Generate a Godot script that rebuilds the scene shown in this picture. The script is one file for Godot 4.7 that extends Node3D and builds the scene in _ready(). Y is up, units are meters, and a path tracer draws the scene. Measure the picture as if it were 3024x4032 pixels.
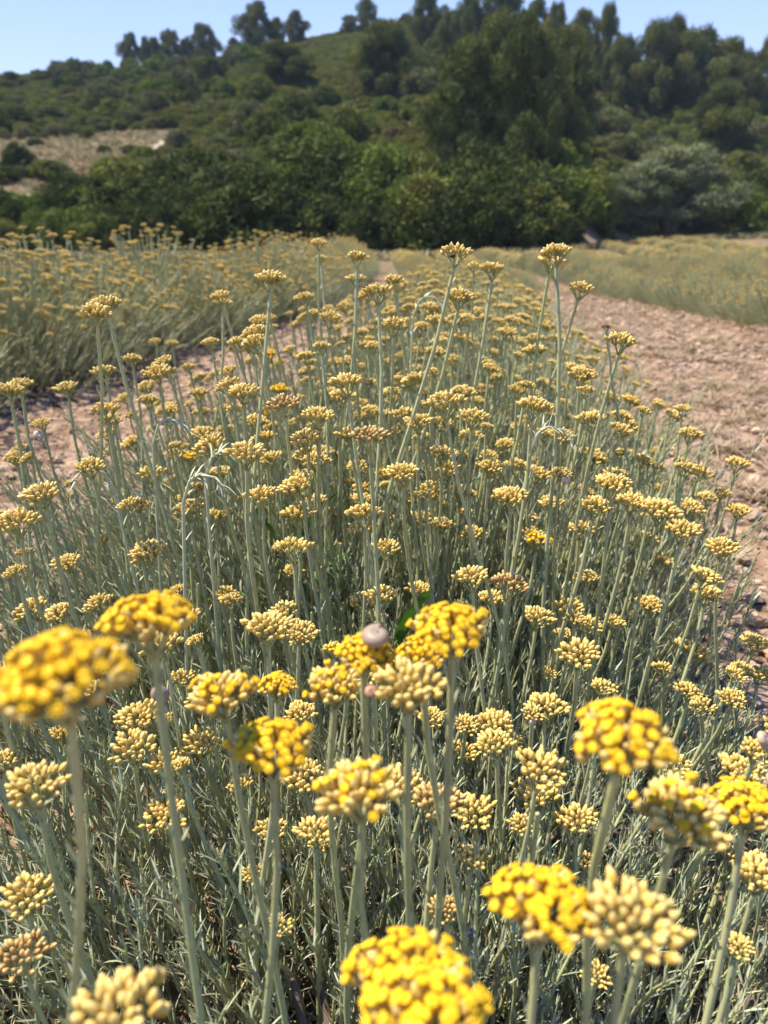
extends Node3D
# A field of everlasting flowers in rows, a scrub hill with pines behind. y is up, the camera looks along -z; "d" below is metres along -z.

# ---- the lie of the land: for a direction x/d, where the ridge stands and how high it is
const RIDGE_DIR := [-0.7918, -0.7355, -0.6793, -0.6233, -0.5675, -0.5118, -0.4562, -0.4010, -0.3456, -0.2903, -0.2348, -0.1794, -0.1245, -0.0700, -0.0159, 0.0379, 0.0916, 0.1456, 0.2002, 0.2560, 0.3125, 0.3687, 0.4244, 0.4800, 0.5356, 0.5913, 0.6471, 0.7028, 0.7586, 0.8145]
const RIDGE_FAR := [135.0, 137.5, 140.0, 142.5, 145.0, 147.5, 150.0, 152.5, 155.0, 157.5, 160.0, 168.0, 176.0, 184.0, 189.6, 192.8, 196.0, 188.0, 180.0, 172.0, 164.0, 156.0, 154.0, 152.0, 150.0, 148.0, 146.0, 144.0, 142.0, 140.0]
const RIDGE_UP := [22.54, 23.40, 24.26, 25.14, 25.97, 26.81, 27.66, 28.36, 29.26, 30.37, 31.93, 35.15, 38.61, 42.19, 45.11, 46.68, 47.65, 44.96, 41.07, 36.37, 31.91, 28.87, 27.86, 27.00, 26.34, 25.68, 25.03, 24.46, 23.90, 23.35]
# ---- flower heads that stand out: x, height, d, width in mm, kind (b in bud, m opening, o open, d withered)
const HEADS := [[-0.115,0.782,1.379,30,"b"],[-0.147,0.748,1.809,30,"b"],[-0.042,0.762,1.233,35,"b"],[-0.049,0.724,1.331,35,"b"],[0.016,0.725,1.273,35,"b"],[-0.009,0.723,1.009,40,"b"],[-0.144,0.74,0.985,40,"b"],[-0.13,0.698,1.263,35,"b"],[-0.28,0.697,1.322,35,"b"],[-0.291,0.681,1.38,35,"b"],[-0.365,0.708,1.004,40,"b"],[-0.356,0.703,0.943,40,"b"],[0.086,0.772,0.941,40,"b"],[0.212,0.772,0.968,40,"b"],[0.249,0.757,1.164,40,"b"],[0.168,0.745,1.201,40,"b"],[0.17,0.74,1.485,30,"b"],[0.293,0.719,1.15,40,"b"],[0.1,0.717,1.007,40,"b"],[0.303,0.666,0.958,40,"b"],[0.089,0.661,1.264,40,"b"],[-0.214,0.656,1.314,40,"b"],[0.014,0.672,1.094,40,"b"],[-0.298,0.621,1.294,35,"b"],[-0.53,0.568,1.744,30,"b"],[-0.528,0.547,1.876,30,"b"],[-0.521,0.59,1.027,40,"b"],[-0.573,0.573,1.161,40,"b"],[-0.53,0.556,1.226,40,"b"],[-0.376,0.571,0.986,40,"b"],[-0.433,0.595,1.285,35,"b"],[-0.317,0.613,1.036,40,"b"],[-0.448,0.59,1.19,40,"b"],[-0.174,0.61,0.909,40,"b"],[-0.318,0.54,1.264,35,"b"],[-0.351,0.572,1.341,30,"b"],[-0.385,0.508,0.931,40,"b"],[-0.353,0.54,0.722,40,"b"],[-0.388,0.507,0.732,44,"b"],[-0.583,0.465,1.124,35,"b"],[-0.212,0.637,1.308,40,"b"],[-0.213,0.625,1.218,30,"b"],[-0.388,0.54,1.206,35,"b"],[-0.449,0.508,1.194,35,"b"],[-0.042,0.634,0.841,40,"b"],[-0.061,0.575,1.058,40,"b"],[-0.078,0.588,0.874,40,"b"],[-0.015,0.596,0.742,40,"d"],[0.027,0.551,1.05,40,"b"],[0.044,0.562,0.951,40,"b"],[0.064,0.625,0.774,44,"b"],[0.117,0.569,0.953,40,"b"],[0.171,0.609,0.832,40,"b"],[0.241,0.496,1.248,35,"b"],[0.129,0.513,1.075,40,"b"],[-0.094,0.562,0.865,40,"b"],[-0.143,0.579,0.74,44,"b"],[-0.089,0.515,0.934,40,"b"],[-0.09,0.42,1.285,35,"b"],[-0.043,0.452,1.12,35,"b"],[0.02,0.543,0.785,40,"b"],[0.15,0.489,0.991,40,"b"],[0.211,0.449,1.138,40,"b"],[-0.118,0.606,0.855,40,"d"],[-0.17,0.558,1.194,30,"o"],[-0.145,0.505,0.819,40,"b"],[-0.335,0.436,1.227,35,"o"],[-0.329,0.468,1.126,35,"b"],[-0.035,0.41,1.079,40,"b"],[0.005,0.317,1.248,35,"b"],[-0.096,0.344,1.201,40,"b"],[-0.025,0.452,0.852,40,"b"],[-0.063,0.297,1.176,35,"b"],[0.003,0.407,0.894,40,"b"],[0.133,0.375,1.025,40,"b"],[0.092,0.379,1.147,35,"b"],[0.145,0.512,0.797,40,"b"],[0.254,0.532,0.781,40,"b"],[0.241,0.502,0.793,40,"b"],[0.3,0.49,0.839,40,"b"],[0.307,0.505,0.77,44,"b"],[0.324,0.491,0.745,40,"b"],[0.415,0.344,1.083,38,"b"],[0.284,0.395,0.993,40,"b"],[0.406,0.439,0.82,40,"b"],[0.388,0.388,0.802,40,"b"],[0.587,0.439,1.183,40,"b"],[0.567,0.38,1.113,40,"b"],[0.548,0.401,1.137,30,"b"],[0.51,0.516,1.246,30,"b"],[0.491,0.496,1.155,40,"b"],[0.387,0.289,0.964,39,"b"],[0.181,0.372,0.77,40,"b"],[0.264,0.325,0.836,33,"b"],[0.298,0.321,0.853,30,"b"],[0.193,0.4,0.641,44,"b"],[0.233,0.306,0.847,24,"b"],[0.346,0.285,0.796,31,"b"],[0.352,0.298,0.729,33,"b"],[0.356,0.295,0.703,30,"b"],[0.364,0.334,0.66,30,"b"],[0.464,0.313,0.813,37,"b"],[0.474,0.272,0.806,35,"b"],[0.237,0.331,0.686,31,"b"],[0.164,0.343,0.636,44,"b"],[0.206,0.279,0.795,23,"b"],[0.114,0.315,0.643,44,"b"],[0.084,0.324,0.629,29,"b"],[0.049,0.315,0.655,33,"b"],[0.095,0.444,0.727,40,"b"],[-0.002,0.406,0.759,40,"b"],[0.05,0.317,0.954,37,"b"],[-0.015,0.315,0.866,39,"b"],[0.088,0.283,1.171,35,"b"],[-0.138,0.311,1.033,34,"b"],[-0.177,0.298,1.138,34,"b"],[-0.1,0.471,0.567,44,"b"],[-0.12,0.6,0.339,44,"o"],[-0.117,0.634,0.232,47,"o"],[-0.099,0.526,0.383,42,"m"],[-0.082,0.46,0.491,30,"o"],[-0.031,0.519,0.402,38,"m"],[-0.011,0.554,0.38,34,"o"],[0.013,0.554,0.35,42,"b"],[0.024,0.544,0.4,30,"o"],[0.038,0.576,0.372,42,"o"],[-0.06,0.525,0.334,44,"o"],[-0.014,0.518,0.309,44,"m"],[0.106,0.573,0.277,44,"o"],[0.146,0.521,0.289,44,"m"],[0.219,0.462,0.36,42,"o"],[0.317,0.345,0.535,40,"b"],[0.071,0.506,0.248,44,"o"],[0.106,0.513,0.235,44,"b"],[0.008,0.491,0.227,44,"o"],[0.018,0.498,0.205,47,"o"],[-0.11,0.481,0.216,44,"b"],[0.284,0.334,0.433,42,"b"],[-0.199,0.297,0.536,44,"b"],[-0.244,0.341,0.619,44,"b"],[-0.248,0.281,0.781,34,"b"],[-0.269,0.319,0.427,42,"b"],[-0.226,0.452,0.39,42,"b"],[0.12,0.408,0.46,42,"b"],[0.137,0.306,0.553,41,"b"],[0.177,0.285,0.543,40,"b"],[0.042,0.385,0.451,42,"d"],[-0.059,0.302,0.509,37,"b"],[-0.101,0.287,0.525,29,"b"],[-0.23,0.349,0.562,44,"b"],[-0.191,0.297,0.637,44,"b"],[-0.215,0.306,0.596,38,"b"],[0.123,0.298,0.52,27,"b"],[0.068,0.341,0.441,29,"b"],[0.258,0.299,0.399,25,"b"],[0.284,0.307,0.588,34,"b"],[-0.255,0.311,0.382,39,"d"],[-0.364,0.316,0.584,31,"b"],[-0.083,0.276,0.435,24,"b"],[0.047,0.301,0.429,27,"d"],[0.16,0.263,0.404,23,"b"],[-0.116,0.255,0.507,23,"b"],[0.447,0.281,0.804,29,"b"],[0.337,0.662,1.147,18,"d"],[-0.559,0.505,1.182,33,"b"],[0.229,0.503,0.915,28,"b"],[0.146,0.348,0.614,24,"b"],[-0.366,0.414,1.042,32,"b"],[0.31,0.386,0.507,31,"b"],[-0.186,0.667,1.239,23,"b"]]
# ---- trees: x, d, height, width, kind (p pine, b bushy pine, o olive), label
const TREES := [
	[-46.9,157.5,6.3,3.9,"p","slim pine at the lower end of the skyline row, standing before the sky"],
	[-43.1,154,5.4,2.2,"p","thin pine tucked close behind the slim skyline pine at the row's lower end"],
	[-42.7,158.8,5.3,2.9,"p","small pointed pine second along the skyline row above the scrub"],
	[-39.9,159.6,6.1,3.8,"p","middling pine in the skyline row, third clump up from its lower end"],
	[-37.4,161.4,4.6,3.1,"p","low bushy pine filling the gap in the skyline row"],
	[-34.5,164.6,6.4,5.5,"p","broad dark pine at the upper end of the skyline row"],
	[-27.7,157.3,3.3,2.6,"p","small lone pine in the dip between skyline row and tall skyline pine"],
	[-21.3,142.8,7.7,5.9,"p","tall dark umbrella-shaped pine standing highest on the open ridge"],
	[-19.5,156,5.1,3,"p","slender pine leaning close beside the tall ridge pine"],
	[-17.2,167.7,5.3,4.5,"p","rounded pine last on the ridge before the bare hilltop"],
	[-52.4,136.6,3.1,3.3,"p","small twin-topped pine on the low shoulder of the hill"],
	[-48.2,131.7,3.5,2.6,"p","narrow pine beside the twin-topped one on the low shoulder"],
	[-46.5,142.7,2.6,2,"p","tiny pointed pine alone on the low skyline"],
	[-52.8,129.4,2.3,2.8,"p","low rounded pine on the skyline near the frame edge"],
	[-53.5,121.2,2.5,4,"p","bushy pine on the skyline at the picture's edge"],
	[-11.7,97.3,4.8,7.4,"b","wide dark bushy pine sprawling below the tall ridge pine"],
	[0.1,86.7,6.7,6.5,"b","large dark bushy pine just below the bare hilltop"],
	[-3.3,163.6,5.5,4,"p","narrow pine poking up behind the dark bushy pine at the hilltop"],
	[-6.8,168,3.3,3.1,"p","short pine on the edge of the bare hilltop"],
	[6.4,126.9,7.1,5.1,"p","dark pine at the hilltop, first of the summit wood"],
	[8.8,116,5.4,3.7,"p","rounded pine in front of the first summit pine"],
	[12.8,127,6.9,4.5,"p","tall pine in the middle of the summit wood"],
	[17.7,127.9,7.9,7.5,"p","largest pine of the summit wood, cut by the picture's top"],
	[22.4,127.4,6.6,4.9,"p","broad pine at the falling end of the summit wood"],
	[23.2,115.9,7.3,3.5,"p","slim summit pine before the gap in the tree line"],
	[4.9,50.7,7.3,4.5,"b","big olive green pine standing lowest of the great central clump"],
	[8.5,49.7,8.2,4.3,"p","tallest pine of the great central clump above the hedge"],
	[13.3,62.2,8,4.4,"p","pine leaning out from the great central clump beside the gap"],
	[7.7,58.9,7.9,4.1,"p","pine rising between the two biggest of the central clump"],
	[29.3,126.6,7.4,4.5,"p","round-headed pine just past the tree line gap"],
	[27.4,105.2,9.7,3.1,"p","narrow spire-like pine in the wood past the gap"],
	[27.6,97.9,7.6,4.2,"p","middling pine below the spire-like one"],
	[33.3,103.8,9.8,6.1,"p","broad high pine in the upper wood"],
	[38,111.3,10.3,3.8,"p","pointed pine topping the upper wood"],
	[38.7,104.6,9.5,7,"p","widest dark pine of the upper wood"],
	[43,105.4,8.5,5.7,"p","pine stepping down at the end of the upper wood"],
	[44.4,102.9,7.5,4.5,"p","shorter pine filling the end of the upper wood"],
	[48.6,106.3,8.9,5.2,"p","pine at the frame edge closing the upper wood"],
	[52.2,107.4,9.3,5.2,"p","pine beyond the frame edge behind the upper wood"],
	[32.9,80.9,6.7,5.7,"b","lone conical pine standing out from the slope below the upper wood"],
	[19,52.8,5.1,7,"o","silvery grey-green olive tree at the field's far corner"],
	[15.5,51.3,3.3,4.4,"o","smaller silvery tree leaning against the big olive tree"]
]
# ---- rows of the field: points d, x of the middle of each row
const ROWS := {
	"near": [[-1.0, -0.08], [0.0, -0.02], [1.6, 0.14], [3.0, 0.38], [5.0, 0.58], [8.0, 0.72], [19.0, 0.85], [35.0, 0.55]],
	"left": [[1.0, -2.75], [4.0, -2.38], [6.5, -1.85], [8.3, -1.3], [19.0, -0.95], [35.0, -1.2]],
	"middle": [[12.0, 2.2], [19.0, 2.3], [35.0, 2.3]],
	"right": [[3.0, 4.2], [6.8, 3.95], [11.6, 3.6], [20.0, 4.0], [35.0, 4.1]],
	"second": [[7.0, 6.5], [12.0, 6.3], [20.0, 5.9], [35.0, 7.4]],
	"third": [[9.0, 8.5], [23.0, 8.4], [46.0, 12.5]],
	"fourth": [[13.0, 10.5], [23.0, 10.6], [46.0, 15.0]],
	"fifth": [[17.0, 12.8], [30.0, 14.0], [47.0, 17.6]],
	"outer": [[6.0, -4.8], [20.0, -3.2], [33.0, -3.4]],
}

var rng := RandomNumberGenerator.new()
var taken := {}
var heads := {}          # kind -> [mesh]
var stems := []          # [mesh, top, length]
var shoots := []         # [mesh]
var M := {}
var wob := FastNoiseLite.new()
var lump := FastNoiseLite.new()

class MB:
	var v := PackedVector3Array()
	var n := PackedVector3Array()
	var c := PackedColorArray()
	var i := PackedInt32Array()
	func vert(p: Vector3, nn: Vector3, col: Color) -> int:
		v.append(p); n.append(nn); c.append(col)
		return v.size() - 1
	func tri(a: int, b: int, e: int) -> void:
		var g := (v[e] - v[a]).cross(v[b] - v[a])
		if g.dot(n[a] + n[b] + n[e]) < 0.0:
			i.append(a); i.append(e); i.append(b)
		else:
			i.append(a); i.append(b); i.append(e)
	func quad(a: int, b: int, e: int, f: int) -> void:
		tri(a, b, e); tri(a, e, f)
	func mesh(mat: Material, flat := false) -> ArrayMesh:
		var arr := []
		arr.resize(Mesh.ARRAY_MAX)
		arr[Mesh.ARRAY_VERTEX] = v
		if not flat:
			arr[Mesh.ARRAY_NORMAL] = n
		arr[Mesh.ARRAY_COLOR] = c
		arr[Mesh.ARRAY_INDEX] = i
		var m := ArrayMesh.new()
		m.add_surface_from_arrays(Mesh.PRIMITIVE_TRIANGLES, arr)
		m.surface_set_material(0, mat)
		return m

# ------------------------------------------------------------------ small helpers
func rf(a: float, b: float) -> float:
	return rng.randf_range(a, b)

func vary(c: Color, by: float) -> Color:
	var k := 1.0 + rf(-by, by)
	return Color(c.r * k * (1.0 + rf(-by, by) * 0.25), c.g * k, c.b * k * (1.0 + rf(-by, by) * 0.5))

func side_of(d: Vector3) -> Vector3:
	var s := d.cross(Vector3.UP if absf(d.y) < 0.9 else Vector3.RIGHT)
	return s.normalized()

func numbered(called: String) -> String:
	taken[called] = taken.get(called, 0) + 1
	return called if taken[called] == 1 else "%s_%03d" % [called, taken[called] - 1]

func tag(o: Node, label: String, category := "", group := "", kind := "") -> void:
	if label: o.set_meta("label", label)
	if category: o.set_meta("category", category)
	if group: o.set_meta("group", group)
	if kind: o.set_meta("kind", kind)

func thing(called: String, at: Vector3, turn := 0.0) -> Node3D:
	var o := Node3D.new()
	o.name = numbered(called)
	add_child(o)
	o.position = at
	o.rotation.y = turn
	return o

func part(called: String, mesh: Mesh, parent: Node, t := Transform3D()) -> MeshInstance3D:
	var o := MeshInstance3D.new()
	o.name = called
	o.mesh = mesh
	parent.add_child(o, true)
	o.transform = t
	return o

func single(called: String, mesh: Mesh) -> MeshInstance3D:
	var o := MeshInstance3D.new()
	o.name = numbered(called)
	o.mesh = mesh
	add_child(o)
	return o

func many(called: String, mesh: Mesh, list: Array, parent: Node, colors := []) -> MultiMeshInstance3D:
	var mm := MultiMesh.new()
	mm.transform_format = MultiMesh.TRANSFORM_3D
	mm.use_colors = colors.size() > 0
	mm.mesh = mesh
	mm.instance_count = list.size()
	for k in list.size():
		mm.set_instance_transform(k, list[k])
		if colors.size(): mm.set_instance_color(k, colors[k])
	var o := MultiMeshInstance3D.new()
	o.name = called if parent != self else numbered(called)
	o.multimesh = mm
	o.set_meta("kind", "stuff")
	parent.add_child(o, true)
	return o

func mat(rough: float, spec := 0.3, back := Color.BLACK) -> StandardMaterial3D:
	var m := StandardMaterial3D.new()
	m.vertex_color_use_as_albedo = true
	m.roughness = rough
	m.metallic_specular = spec
	if back != Color.BLACK:
		m.backlight_enabled = true
		m.backlight = back
	return m

func noise_tex(freq: float, ramp: Array, size := 512, s := 1, octaves := 5) -> NoiseTexture2D:
	var f := FastNoiseLite.new()
	f.seed = s
	f.frequency = freq
	f.fractal_octaves = octaves
	var t := NoiseTexture2D.new()
	t.width = size
	t.height = size
	t.seamless = true
	t.noise = f
	var g := Gradient.new()
	g.offsets = PackedFloat32Array(ramp.map(func(r): return r[0]))
	g.colors = PackedColorArray(ramp.map(func(r): return r[1]))
	t.color_ramp = g
	return t

# ------------------------------------------------------------------ terrain
func step01(a: float, b: float, x: float) -> float:
	var t := clampf((x - a) / (b - a), 0.0, 1.0)
	return t * t * (3.0 - 2.0 * t)

func table(keys: Array, vals: Array, x: float) -> float:
	if x <= keys[0]: return vals[0]
	for k in range(1, keys.size()):
		if x <= keys[k]:
			return lerpf(vals[k - 1], vals[k], (x - keys[k - 1]) / (keys[k] - keys[k - 1]))
	return vals[-1]

func field_edge(a: float) -> float:
	return 34.0 + 17.0 * step01(0.16, 0.36, a)

func field_y(x: float, d: float) -> float:
	return maxf(0.0, d - 12.0) * (0.006 + 0.001 * clampf(x, 0.0, 30.0))

func land(x: float, d: float) -> float:
	var a := x / maxf(d, 1.0)
	var e := field_edge(a)
	if d <= e: return field_y(x, d)
	var far := table(RIDGE_DIR, RIDGE_FAR, a)
	var up := table(RIDGE_DIR, RIDGE_UP, a)
	var he := field_y(a * e, e)
	var t := (d - e) / (far - e)
	if t > 1.0: return up - (d - far) * 0.1
	return he + (up - he) * (0.86 * t + 0.14 * t * t * (3.0 - 2.0 * t))

func soil(x: float, d: float) -> float:
	var y := land(x, d)
	if d < 40.0:
		y += wob.get_noise_2d(x * 3.0, d * 3.0) * 0.035 + wob.get_noise_2d(x * 9.0, d * 9.0) * 0.024
	return y

func row_x(row: String, d: float) -> float:
	var r: Array = ROWS[row]
	return table(r.map(func(p): return p[0]), r.map(func(p): return p[1]), d)

const MEADOW := [Vector2(-60, 49), Vector2(-24, 50), Vector2(-20.2, 52), Vector2(-18.6, 58), Vector2(-17.6, 66), Vector2(-18.5, 77), Vector2(-24, 79), Vector2(-36, 74), Vector2(-60, 72)]
func in_meadow(x: float, d: float, grow := 0.0) -> bool:
	var q := Vector2(x, d)
	var p := PackedVector2Array(MEADOW)
	if Geometry2D.is_point_in_polygon(q, p): return true
	if grow > 0.0:
		for k in p.size():
			if Geometry2D.get_closest_point_to_segment(q, p[k], p[(k + 1) % p.size()]).distance_to(q) < grow: return true
	return false

# ------------------------------------------------------------------ shapes
func tube(mb: MB, pts: Array, rad: Array, sides: int, col: Color, cap := true) -> void:
	var rings := []
	var s := side_of((pts[1] - pts[0]).normalized())
	for k in pts.size():
		var d: Vector3 = (pts[mini(k + 1, pts.size() - 1)] - pts[maxi(k - 1, 0)]).normalized()
		s = (s - d * s.dot(d)).normalized()
		var b := d.cross(s)
		var ring := []
		for j in sides:
			var a := TAU * j / sides
			var o := s * cos(a) + b * sin(a)
			ring.append(mb.vert(pts[k] + o * rad[k], o, col))
		rings.append(ring)
	for k in pts.size() - 1:
		for j in sides:
			mb.quad(rings[k][j], rings[k][(j + 1) % sides], rings[k + 1][(j + 1) % sides], rings[k + 1][j])
	if cap:
		var d: Vector3 = (pts[-1] - pts[-2]).normalized()
		var tip := mb.vert(pts[-1] + d * rad[-1] * 0.6, d, col)
		for j in sides: mb.tri(rings[-1][j], rings[-1][(j + 1) % sides], tip)

func lathe(mb: MB, base: Vector3, d: Vector3, along: Array, rad: Array, sides: int, cols: Array) -> void:
	var s := side_of(d)
	var b := d.cross(s)
	var rings := []
	for k in along.size():
		var slope := 0.0
		var k0 := maxi(k - 1, 0)
		var k1 := mini(k + 1, along.size() - 1)
		slope = -(rad[k1] - rad[k0]) / maxf(along[k1] - along[k0], 1e-5)
		var ring := []
		for j in sides:
			var a := TAU * j / sides + k * 0.35
			var o := s * cos(a) + b * sin(a)
			ring.append(mb.vert(base + d * along[k] + o * rad[k], (o + d * slope).normalized(), cols[k]))
		rings.append(ring)
	for k in along.size() - 1:
		for j in sides:
			mb.quad(rings[k][j], rings[k][(j + 1) % sides], rings[k + 1][(j + 1) % sides], rings[k + 1][j])

# a narrow leaf: a ribbon folded along its middle, curling towards "bend"
func leaf(mb: MB, base: Vector3, d: Vector3, length: float, width: float, bend: Vector3, col: Color, segs := 4) -> void:
	var p := base
	var dir := d
	var last := []
	for k in segs + 1:
		var t := float(k) / segs
		var w := width * 0.5 * (1.0 - pow(absf(t * 2.0 - 0.8) / 1.2, 3.0)) * (1.0 if k < segs else 0.35)
		var s := side_of(dir)
		var nn := s.cross(dir).normalized()
		var a := mb.vert(p - s * w, (nn - s * 0.6).normalized(), col)
		var m := mb.vert(p - nn * w * 0.45, nn, col)
		var b := mb.vert(p + s * w, (nn + s * 0.6).normalized(), col)
		if k > 0:
			mb.quad(last[0], last[1], m, a)
			mb.quad(last[1], last[2], b, m)
		last = [a, m, b]
		p += dir * length / segs
		dir = (dir + bend / segs).normalized()

const STRAW := Color(0.65, 0.475, 0.125)
const GOLD := Color(0.57, 0.355, 0.046)
const YELLOW := Color(0.82, 0.50, 0.012)
const PEDICEL := Color(0.36, 0.36, 0.16)
const SILVER := Color(0.365, 0.385, 0.25)
const STALK := Color(0.43, 0.43, 0.21)

# a flat-domed cluster of bud-shaped flowers on branching stalks; half width 1, its foot at the origin
func make_head(kind: String, count: int, s: int) -> ArrayMesh:
	rng.seed = s
	var mb := MB.new()
	var nodes := []
	var nn := 6
	for k in nn:
		var a := TAU * k / nn + rf(-0.3, 0.3)
		var r := 0.0 if k == 0 else rf(0.34, 0.5)
		nodes.append(Vector3(cos(a) * r, rf(0.52, 0.68), sin(a) * r))
		tube(mb, [Vector3(0, -0.04, 0), Vector3(nodes[k].x * 0.45, 0.26, nodes[k].z * 0.45), nodes[k]], [0.075, 0.06, 0.05], 5, vary(PEDICEL, 0.15), false)
	var lobe := rf(0, TAU)
	for k in count:
		var q := sqrt((k + 0.5) / count)
		var a := k * 2.39996 + rf(-0.25, 0.25)
		var r := q * 0.80 + rf(-0.05, 0.05)
		r *= 1.0 + 0.14 * sin(a * 3.0 + lobe)
		var base := Vector3(cos(a) * r, 0.84 + 0.30 * (1.0 - q * q) + rf(-0.05, 0.05) + 0.05 * sin(a * 5.0 + lobe), sin(a) * r)
		var dir := Vector3(cos(a) * q * rf(0.8, 1.3) + rf(-0.2, 0.2), rf(0.75, 1.0), sin(a) * q * rf(0.8, 1.3) + rf(-0.2, 0.2)).normalized()
		var near: Vector3 = nodes[0]
		for p in nodes:
			if p.distance_squared_to(base) < near.distance_squared_to(base): near = p
		tube(mb, [near, near.lerp(base, 0.5) + Vector3(0, -0.04, 0), base + dir * 0.03], [0.036, 0.03, 0.034], 4, vary(PEDICEL, 0.15), false)
		var l := rf(0.30, 0.40)
		var w := rf(0.088, 0.116)
		var col := vary(STRAW.lerp(GOLD, rf(0.0, 0.75)), 0.12)
		var opened := kind == "o" and rng.randf() < 0.9 - 0.5 * q * q or kind == "m" and rng.randf() < 0.28
		if kind == "d":
			col = vary(Color(0.36, 0.19, 0.05).lerp(Color(0.5, 0.31, 0.1), rng.randf()), 0.2)
		if opened:
			var y1 := vary(YELLOW, 0.08)
			w *= 0.9
			lathe(mb, base, dir, [0.0, l * 0.14, l * 0.45, l * 0.8], [w * 0.5, w * 0.85, w, w * 0.98], 7, [col, col, col, col])
			lathe(mb, base + dir * l * 0.8, dir, [0.0, 0.03, 0.075, 0.10], [w * 0.98, w * 1.25, w * 1.1, w * 0.05], 8, [y1, y1, y1, y1])
			for j in 13:
				var b := TAU * j / 9.0
				var rr := w * (1.0 if j < 9 else 0.45)
				var sd := side_of(dir)
				var o := sd * cos(b) * rr + dir.cross(sd) * sin(b) * rr
				lathe(mb, base + dir * (l * 0.8 + 0.055) + o, (dir + o * 3.0).normalized(), [0.0, 0.04, 0.06], [0.030, 0.028, 0.002], 4, [y1, y1, y1])
		else:
			var tip := col.lerp(Color(0.80, 0.62, 0.25), 0.5)
			lathe(mb, base, dir, [0.0, l * 0.10, l * 0.3, l * 0.58, l * 0.82, l], [w * 0.5, w * 0.8, w, w * 0.95, w * 0.66, w * 0.08], 7, [col, col, col, col, tip, tip])
			# overlapping papery bracts: two rings of small proud scales
			for j in 5:
				var b := TAU * j / 5.0 + 0.4
				var sd := side_of(dir)
				var o := sd * cos(b) + dir.cross(sd) * sin(b)
				lathe(mb, base + o * w * 0.62 + dir * l * (0.12 + 0.16 * (j % 2)), (dir + o * 0.18).normalized(), [0.0, l * 0.2, l * 0.42], [w * 0.3, w * 0.44, w * 0.05], 4, [col, col, tip])
	# a few small leaves under the cluster
	for k in 4:
		var a := rf(0, TAU)
		leaf(mb, Vector3(0, -0.02, 0), Vector3(cos(a), 1.2, sin(a)).normalized(), rf(0.4, 0.7), 0.07, Vector3(cos(a), -0.3, sin(a)) * 0.8, vary(SILVER, 0.2))
	return mb.mesh(M.flower)

func make_stem(length: float, s: int) -> Array:
	rng.seed = s
	var mb := MB.new()
	var a := rf(0, TAU)
	var lean := Vector3(cos(a), 0, sin(a)) * rf(0.02, 0.10)
	var kink := Vector3(rf(-1, 1), 0, rf(-1, 1)) * 0.05
	var pts := []
	var rad := []
	for k in 9:
		var t := k / 8.0
		pts.append(Vector3(0, t * length, 0) + lean * length * t * t + kink * length * sin(t * PI * 1.5))
		rad.append(lerpf(0.0028, 0.0022, t))
	tube(mb, pts, rad, 6, vary(STALK, 0.1), true)
	var count := int(length * 115.0)
	for k in count:
		var t := clampf((k + rng.randf()) / count, 0.0, 0.97)
		var f := t * 8.0
		var i := mini(int(f), 7)
		var p: Vector3 = pts[i].lerp(pts[i + 1], f - i)
		var b := k * 2.4 + rf(-0.4, 0.4)
		var out := Vector3(cos(b), 0, sin(b))
		var l := rf(0.015, 0.030) * (1.0 - 0.45 * t)
		leaf(mb, p + out * 0.0012, (Vector3.UP + out * rf(0.10, 0.6)).normalized(), l, rf(0.0014, 0.0022), out * rf(-0.3, 0.5) + Vector3.UP * rf(-0.2, 0.3), vary(SILVER if rng.randf() > 0.06 else Color(0.36, 0.27, 0.15), 0.22))
	return [mb.mesh(M.leaf), pts[8], length]

func make_shoot(length: float, count: int, s: int, tint: Color) -> ArrayMesh:
	rng.seed = s
	var mb := MB.new()
	var a := rf(0, TAU)
	var lean := Vector3(cos(a), 0, sin(a)) * rf(0.1, 0.4)
	var pts := []
	var rad := []
	for k in 5:
		var t := k / 4.0
		pts.append(Vector3(0, t * length, 0) + lean * length * t * t)
		rad.append(lerpf(0.0019, 0.0011, t))
	tube(mb, pts, rad, 4, vary(STALK, 0.1), true)
	for k in count:
		var t := clampf((k + rng.randf()) / count, 0.05, 1.0)
		var f := t * 4.0
		var i := mini(int(f), 3)
		var p: Vector3 = pts[i].lerp(pts[i + 1], f - i)
		var b := k * 2.4 + rf(-0.5, 0.5)
		var out := Vector3(cos(b), 0, sin(b))
		leaf(mb, p, (Vector3.UP * rf(0.8, 1.3) + out * rf(0.15, 0.7)).normalized(), rf(0.013, 0.029), rf(0.0012, 0.0019), out * rf(-1.1, 1.0) + Vector3.UP * rf(-0.4, 1.0), vary(tint if rng.randf() > 0.08 else Color(0.30, 0.22, 0.13), 0.25))
	return mb.mesh(M.leaf)

func upright(p: Vector3, up: Vector3, size: float, turn: float) -> Transform3D:
	var y := up.normalized()
	var x := side_of(y)
	var b := Basis(x, y, x.cross(y)) * Basis(Vector3.UP, turn)
	return Transform3D(b.scaled_local(Vector3.ONE * size), p)

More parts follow.
